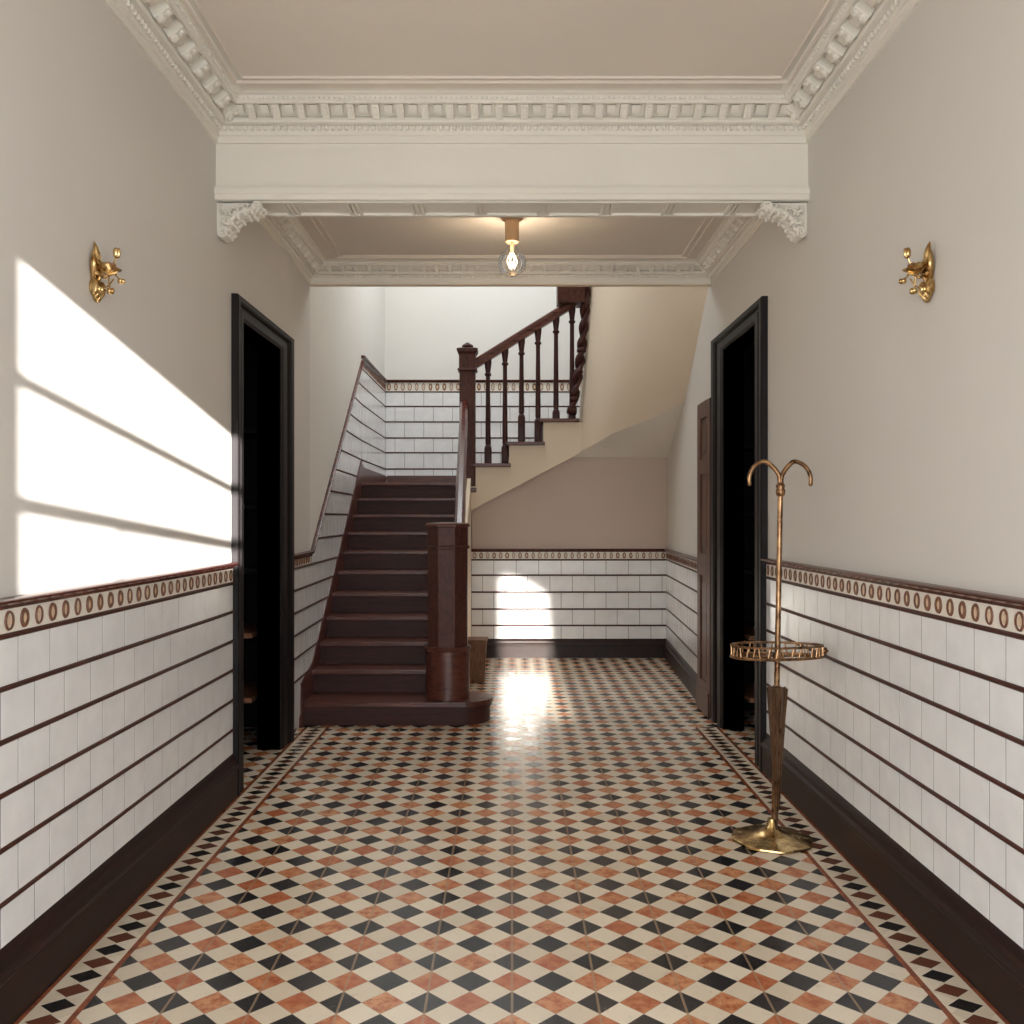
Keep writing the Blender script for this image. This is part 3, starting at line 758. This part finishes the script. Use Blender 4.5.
# ------------------------------------------------------------------ wall sconces
def sconce(sgn, label):
    X = lambda u: sgn*(HW - u); Y = 2.96
    t = thing('wall_sconce', label, 'sconce', (X(0), Y, 2.11), 'brass sconces facing each other')
    bm = NB()                                      # leaf-shaped fluted back plate with a shell foot
    for dy, sp_, zt_ in ((0, 0, 2.192), (-.016, -.012, 2.165), (.016, .012, 2.160)):
        zs = [zt_ + (2.032-zt_)*k/9 for k in range(10)]
        wv = [.0, .55, .9, 1, .85, .5, .1, -.05, .3, .6]
        tube(bm, [(X(.012+.006*math.sin(k*.7)), Y - .012 + .0028*k + dy*.4 + sp_*w, z) for k, (z, w) in enumerate(zip(zs, wv))],
             [.002, .007, .011, .013, .0125, .010, .009, .011, .012, .006], 10)
    for k in range(5): ball(bm, (X(.014), Y-.018+.013*k, 2.050-.010*(2-abs(k-2))), (.016, .009, .028), 8, 6)
    ball(bm, (X(.016), Y+.004, 2.095), (.018, .024, .016), 10, 8)
    obj('backplate', bm, M['brass'], t, True)
    bm = NB()                                      # two S-arms
    tube(bm, [(X(.014), Y-.01, 2.145), (X(.028), Y-.012, 2.118), (X(.045), Y-.014, 2.096), (X(.064), Y-.014, 2.088), (X(.082), Y-.01, 2.094)], [.006, .007, .007, .006, .005], 8)
    tube(bm, [(X(.016), Y, 2.062), (X(.03), Y-.004, 2.083), (X(.045), Y-.008, 2.078), (X(.055), Y-.01, 2.09)], [.005, .005, .005, .006], 8)
    obj('arm', bm, M['brass'], t, True)
    bm = NB(); R = Matrix.Rotation(sgn*-.28, 3, 'Y')
    lathe(bm, [(.006, -.020), (.010, -.012), (.022, -.006), (.036, .004), (.038, .009), (.030, .008), (.016, .002), (.004, .004)], (X(.058), Y-.01, 2.106), 20, R)
    D = obj('drip_dish', bm, M['brass'], t, True)
    bm = NB()
    for k in range(5):
        a = k*2*PI/5; ball(bm, (X(.058)+.014*math.cos(a), Y-.01+.014*math.sin(a), 2.118), (.010, .010, .007), 7, 5)
    obj('rosette', bm, M['bronze'], D, True)
    def bud(pts, c, r, M3=None):
        bm = NB(); tube(bm, pts, .0028, 6); s = obj('stem', bm, M['brass'], t, True)
        bm = NB()
        for k in range(4):
            a = k*PI/2; ball(bm, (c[0]+.006*math.cos(a), c[1]+.006*math.sin(a), c[2]), (r[0]*.6, r[0]*.6, r[1]), 8, 6)
        ball(bm, (c[0], c[1], c[2]-r[1]*.7), (r[0]*.8, r[0]*.8, r[1]*.45), 8, 6)
        obj('bud', bm, M['brass'], s, True)
    bud([(X(.066), Y-.01, 2.110), (X(.074), Y-.012, 2.122), (X(.082), Y-.012, 2.142)], (X(.084), Y-.012, 2.156), (.011, .016))
    bud([(X(.072), Y-.008, 2.095), (X(.082), Y-.006, 2.083), (X(.088), Y-.006, 2.076)], (X(.096), Y-.006, 2.068), (.011, .008))
    bud([(X(.06), Y-.01, 2.090), (X(.058), Y-.012, 2.066), (X(.062), Y-.012, 2.048)], (X(.064), Y-.012, 2.036), (.012, .010))
    bud([(X(.02), Y, 2.045), (X(.038), Y-.008, 2.044), (X(.056), Y-.01, 2.052), (X(.074), Y-.01, 2.075)], (X(.030), Y-.008, 2.043), (.010, .010))
sconce(-1, 'brass floral wall sconce on the left wall')
sconce(1, 'brass floral wall sconce on the right wall')

# ------------------------------------------------------------------ umbrella stand and umbrella
SX, SY = 1.065, 3.83
t = thing('umbrella_stand', 'tall brass umbrella stand with twin hooks and ring gallery by the right wall', 'umbrella stand', (SX, SY, 0))
bm = NB(); lathe(bm, [(.160, .001), (.164, .005), (.162, .011), (.148, .015), (.110, .019), (.078, .027), (.054, .034), (.036, .044), (.024, .062), (.017, .09)], (SX, SY, 0), 48, None,
                 lambda a, z: 1 + (.025*math.cos(8*a) if z < .03 else 0)); obj('base', bm, M['brass'], t, True)
TX, TZ = wx(780.5, SY), wz(488, SY)
PX = lambda z: SX + .008 + (TX-SX-.008)*z/TZ
bm = NB(); tube(bm, [(PX(.09), SY, .09), (PX(.8), SY, .8), (TX, SY, TZ)], [.0125, .0115, .0105], 14)
lathe(bm, [(.011, TZ-.035), (.018, TZ-.028), (.020, TZ-.012), (.016, TZ-.002), (.019, TZ+.01), (.012, TZ+.022)], (TX, SY, 0), 16)
obj('pole', bm, M['bronze'], t, True)
for sg, ex, pk in ((-1, wx(749.5, SY), wx(763, SY)), (1, wx(810.5, SY), wx(796, SY))):
    top = wz(461.5, SY); ze = wz(484, SY)
    ctrl = [V(TX + sg*.004, SY, TZ), V(TX + sg*.006, SY, TZ+.05), V((TX+pk)/2 + sg*.004, SY, top-.014), V(pk, SY, top), V((pk+ex)/2 + sg*.010, SY, top-.022), V(ex, SY, top-.06), V(ex, SY, ze)]
    pts = []
    for i in range(len(ctrl)-1):
        p0, p1, p2, p3 = ctrl[max(i-1, 0)], ctrl[i], ctrl[i+1], ctrl[min(i+2, len(ctrl)-1)]
        for j in range(6):
            u = j/6; pts.append(.5*((2*p1) + (p2-p0)*u + (2*p0-5*p1+4*p2-p3)*u*u + (3*p1-p0-3*p2+p3)*u**3))
    pts.append(ctrl[-1])
    bm = NB(); tube(bm, pts, [.010-.002*k/len(pts) for k in range(len(pts))], 12); ball(bm, ctrl[-1], (.0095, .0095, .010), 10, 6)
    obj('hook', bm, M['bronze'], t, True)
# ring gallery: two oval rails with rods and a knob at the wall side
gx0, gx1 = wx(731, SY), wx(822, SY); gc = (gx0+gx1)/2; gr = (gx1-gx0)/2
def ring_pt(a, z):
    c, s = math.cos(a), math.sin(a); return V(gc + gr*c, SY - .01 + gr*.5*s*(1 - .25*c), z)
G0, G1 = wz(656, SY), wz(645, SY)
for z, r in ((G0, .0062), (G1, .0048)):
    bm = NB(); tube(bm, [ring_pt(2*PI*k/48, z) for k in range(48)], r, 8, True); obj('gallery_rail', bm, M['bronze'], t, True)
for k in range(36):
    a = 2*PI*k/36; bm = NB(); tube(bm, [ring_pt(a, G0), ring_pt(a + (.05 if k % 3 else -.04), G1)], .0032, 6); obj('spindle', bm, M['bronze'], t, True)
bm = NB(); ball(bm, (gx1+.004, SY-.01, (G0+G1)/2), (.014, .014, .014), 10, 8)
for k in range(6):
    a = k*PI/3; ball(bm, (gx1+.004+.012*math.cos(a), SY-.016, (G0+G1)/2+.012*math.sin(a)), .006, 6, 5)
obj('knob', bm, M['bronze'], t, True)
bm = NB()
for a in (PI*.5, PI*1.5, 0, PI): tube(bm, [ring_pt(a, G0), V(PX(G0), SY, G0)], .0045, 6)
lathe(bm, [(.018, G0-.014), (.020, G0), (.018, G0+.014)], (PX(G0), SY, 0), 14)
obj('gallery_bracket', bm, M['bronze'], t, True)
UMX, UMY = wx(778.5, SY-.06), SY-.055
t = thing('umbrella', 'furled dark bronze umbrella standing against the brass stand pole', 'umbrella', (UMX, UMY, .04))
zt, zb = wz(688, UMY), wz(808, UMY)
M3 = Matrix.Rotation(.018, 3, 'Y')
bm = NB(); hh = zt-zb
lathe(bm, [(.006, zb-.01), (.010, zb), (.019, zb+hh*.35), (.028, zb+hh*.7), (.036, zt-.01), (.037, zt), (.026, zt-.004)], (UMX-.004, UMY, 0), 48, None,
      lambda a, z: 1 + .10*math.cos(8*a + z*5) + .05*math.cos(16*a))
obj('canopy', bm, M['cloth'], t, True)
bm = NB(); tube(bm, [(UMX-.004, UMY, zb+.02), (UMX-.006, UMY, .062)], [.007, .004], 8); obj('shaft', bm, M['cloth'], t, True)
for k in range(8):
    a = k*PI/4+.2; bm = NB(); tube(bm, [(UMX-.004+.009*math.cos(a), UMY+.009*math.sin(a), zb+.01), (UMX-.004+.034*math.cos(a), UMY+.034*math.sin(a), zt+.006)], .0022, 5); obj('rib', bm, M['bronze'], t)

# ------------------------------------------------------------------ light
def area(name, loc, rot, sx, sy, power, col, spread=180):
    l = bpy.data.lights.new(name, 'AREA'); l.shape = 'RECTANGLE'; l.size, l.size_y = sx, sy; l.energy = power; l.color = col; l.spread = math.radians(spread)
    o = bpy.data.objects.new(name, l); C.objects.link(o); o.location = loc; o.rotation_euler = rot; return o
area('front_window_daylight', (0, YF+.06, 1.4), (PI/2, 0, 0), 2.3, 2.0, 75, (.84, .92, 1))
area('side_fill', (HW-.02, -1.2, 1.05), (0, PI/2-.32, 0), 1.7, 2.2, 112, (.86, .93, 1), 150)  # added fill lamps on both side walls, where no window is built
area('side_fill', (-HW+.02, -1.2, 1.05), (0, -PI/2+.32, 0), 1.7, 2.2, 112, (.86, .93, 1), 150)
area('skylight_daylight', (-.2, 8.8, ZTOP-.06), (0, 0, 0), 2.2, 2.4, 58, (.93, .97, 1))
l = bpy.data.lights.new('sun', 'SUN'); l.energy = 30; l.angle = math.radians(.3); l.color = (1, .98, .95)
o = bpy.data.objects.new('sun', l); C.objects.link(o); o.rotation_euler = SUN.to_track_quat('-Z', 'Y').to_euler(); o.location = (3, -8, 4)
l = bpy.data.lights.new('spot_shaft', 'SPOT'); l.energy = 62000; l.spot_size = math.radians(6.4); l.spot_blend = .0; l.shadow_soft_size = .06; l.color = (1, .94, .84)  # added spot outside the front wall, in place of sunlight from a second direction
o = bpy.data.objects.new('spot_shaft', l); C.objects.link(o); o.location = SP
bb = lambda i: (min(p[i] for p in holeS) + max(p[i] for p in holeS))/2
tgt = Vector((bb(0), YF, bb(1))); o.rotation_euler = (tgt-SP).to_track_quat('-Z', 'Y').to_euler()
l = bpy.data.lights.new('bulb_light', 'POINT'); l.energy = 7; l.color = (1, .80, .58); l.shadow_soft_size = .014
o = bpy.data.objects.new('bulb_light', l); C.objects.link(o); o.location = (0, LY, zc)
w = bpy.data.worlds.new('world'); bpy.context.scene.world = w; w.use_nodes = True
w.node_tree.nodes['Background'].inputs[0].default_value = (.75, .85, 1, 1); w.node_tree.nodes['Background'].inputs[1].default_value = .5

# ------------------------------------------------------------------ camera and view
cam = bpy.data.cameras.new('camera'); cam.sensor_width = 36; cam.lens = 36*F/1024; cam.shift_y = (HY-512)/1024; cam.clip_start = .05
o = bpy.data.objects.new('camera', cam); C.objects.link(o); o.location = (0, 0, H); o.rotation_euler = (PI/2, 0, 0)
sc = bpy.context.scene; sc.camera = o
sc.view_settings.view_transform = 'Standard'; sc.view_settings.look = 'None'; sc.view_settings.gamma = 1; sc.view_settings.exposure = .28
sc.view_settings.use_curve_mapping = False
sc.cycles.max_bounces = 10; sc.cycles.diffuse_bounces = 6; sc.cycles.use_denoising = True
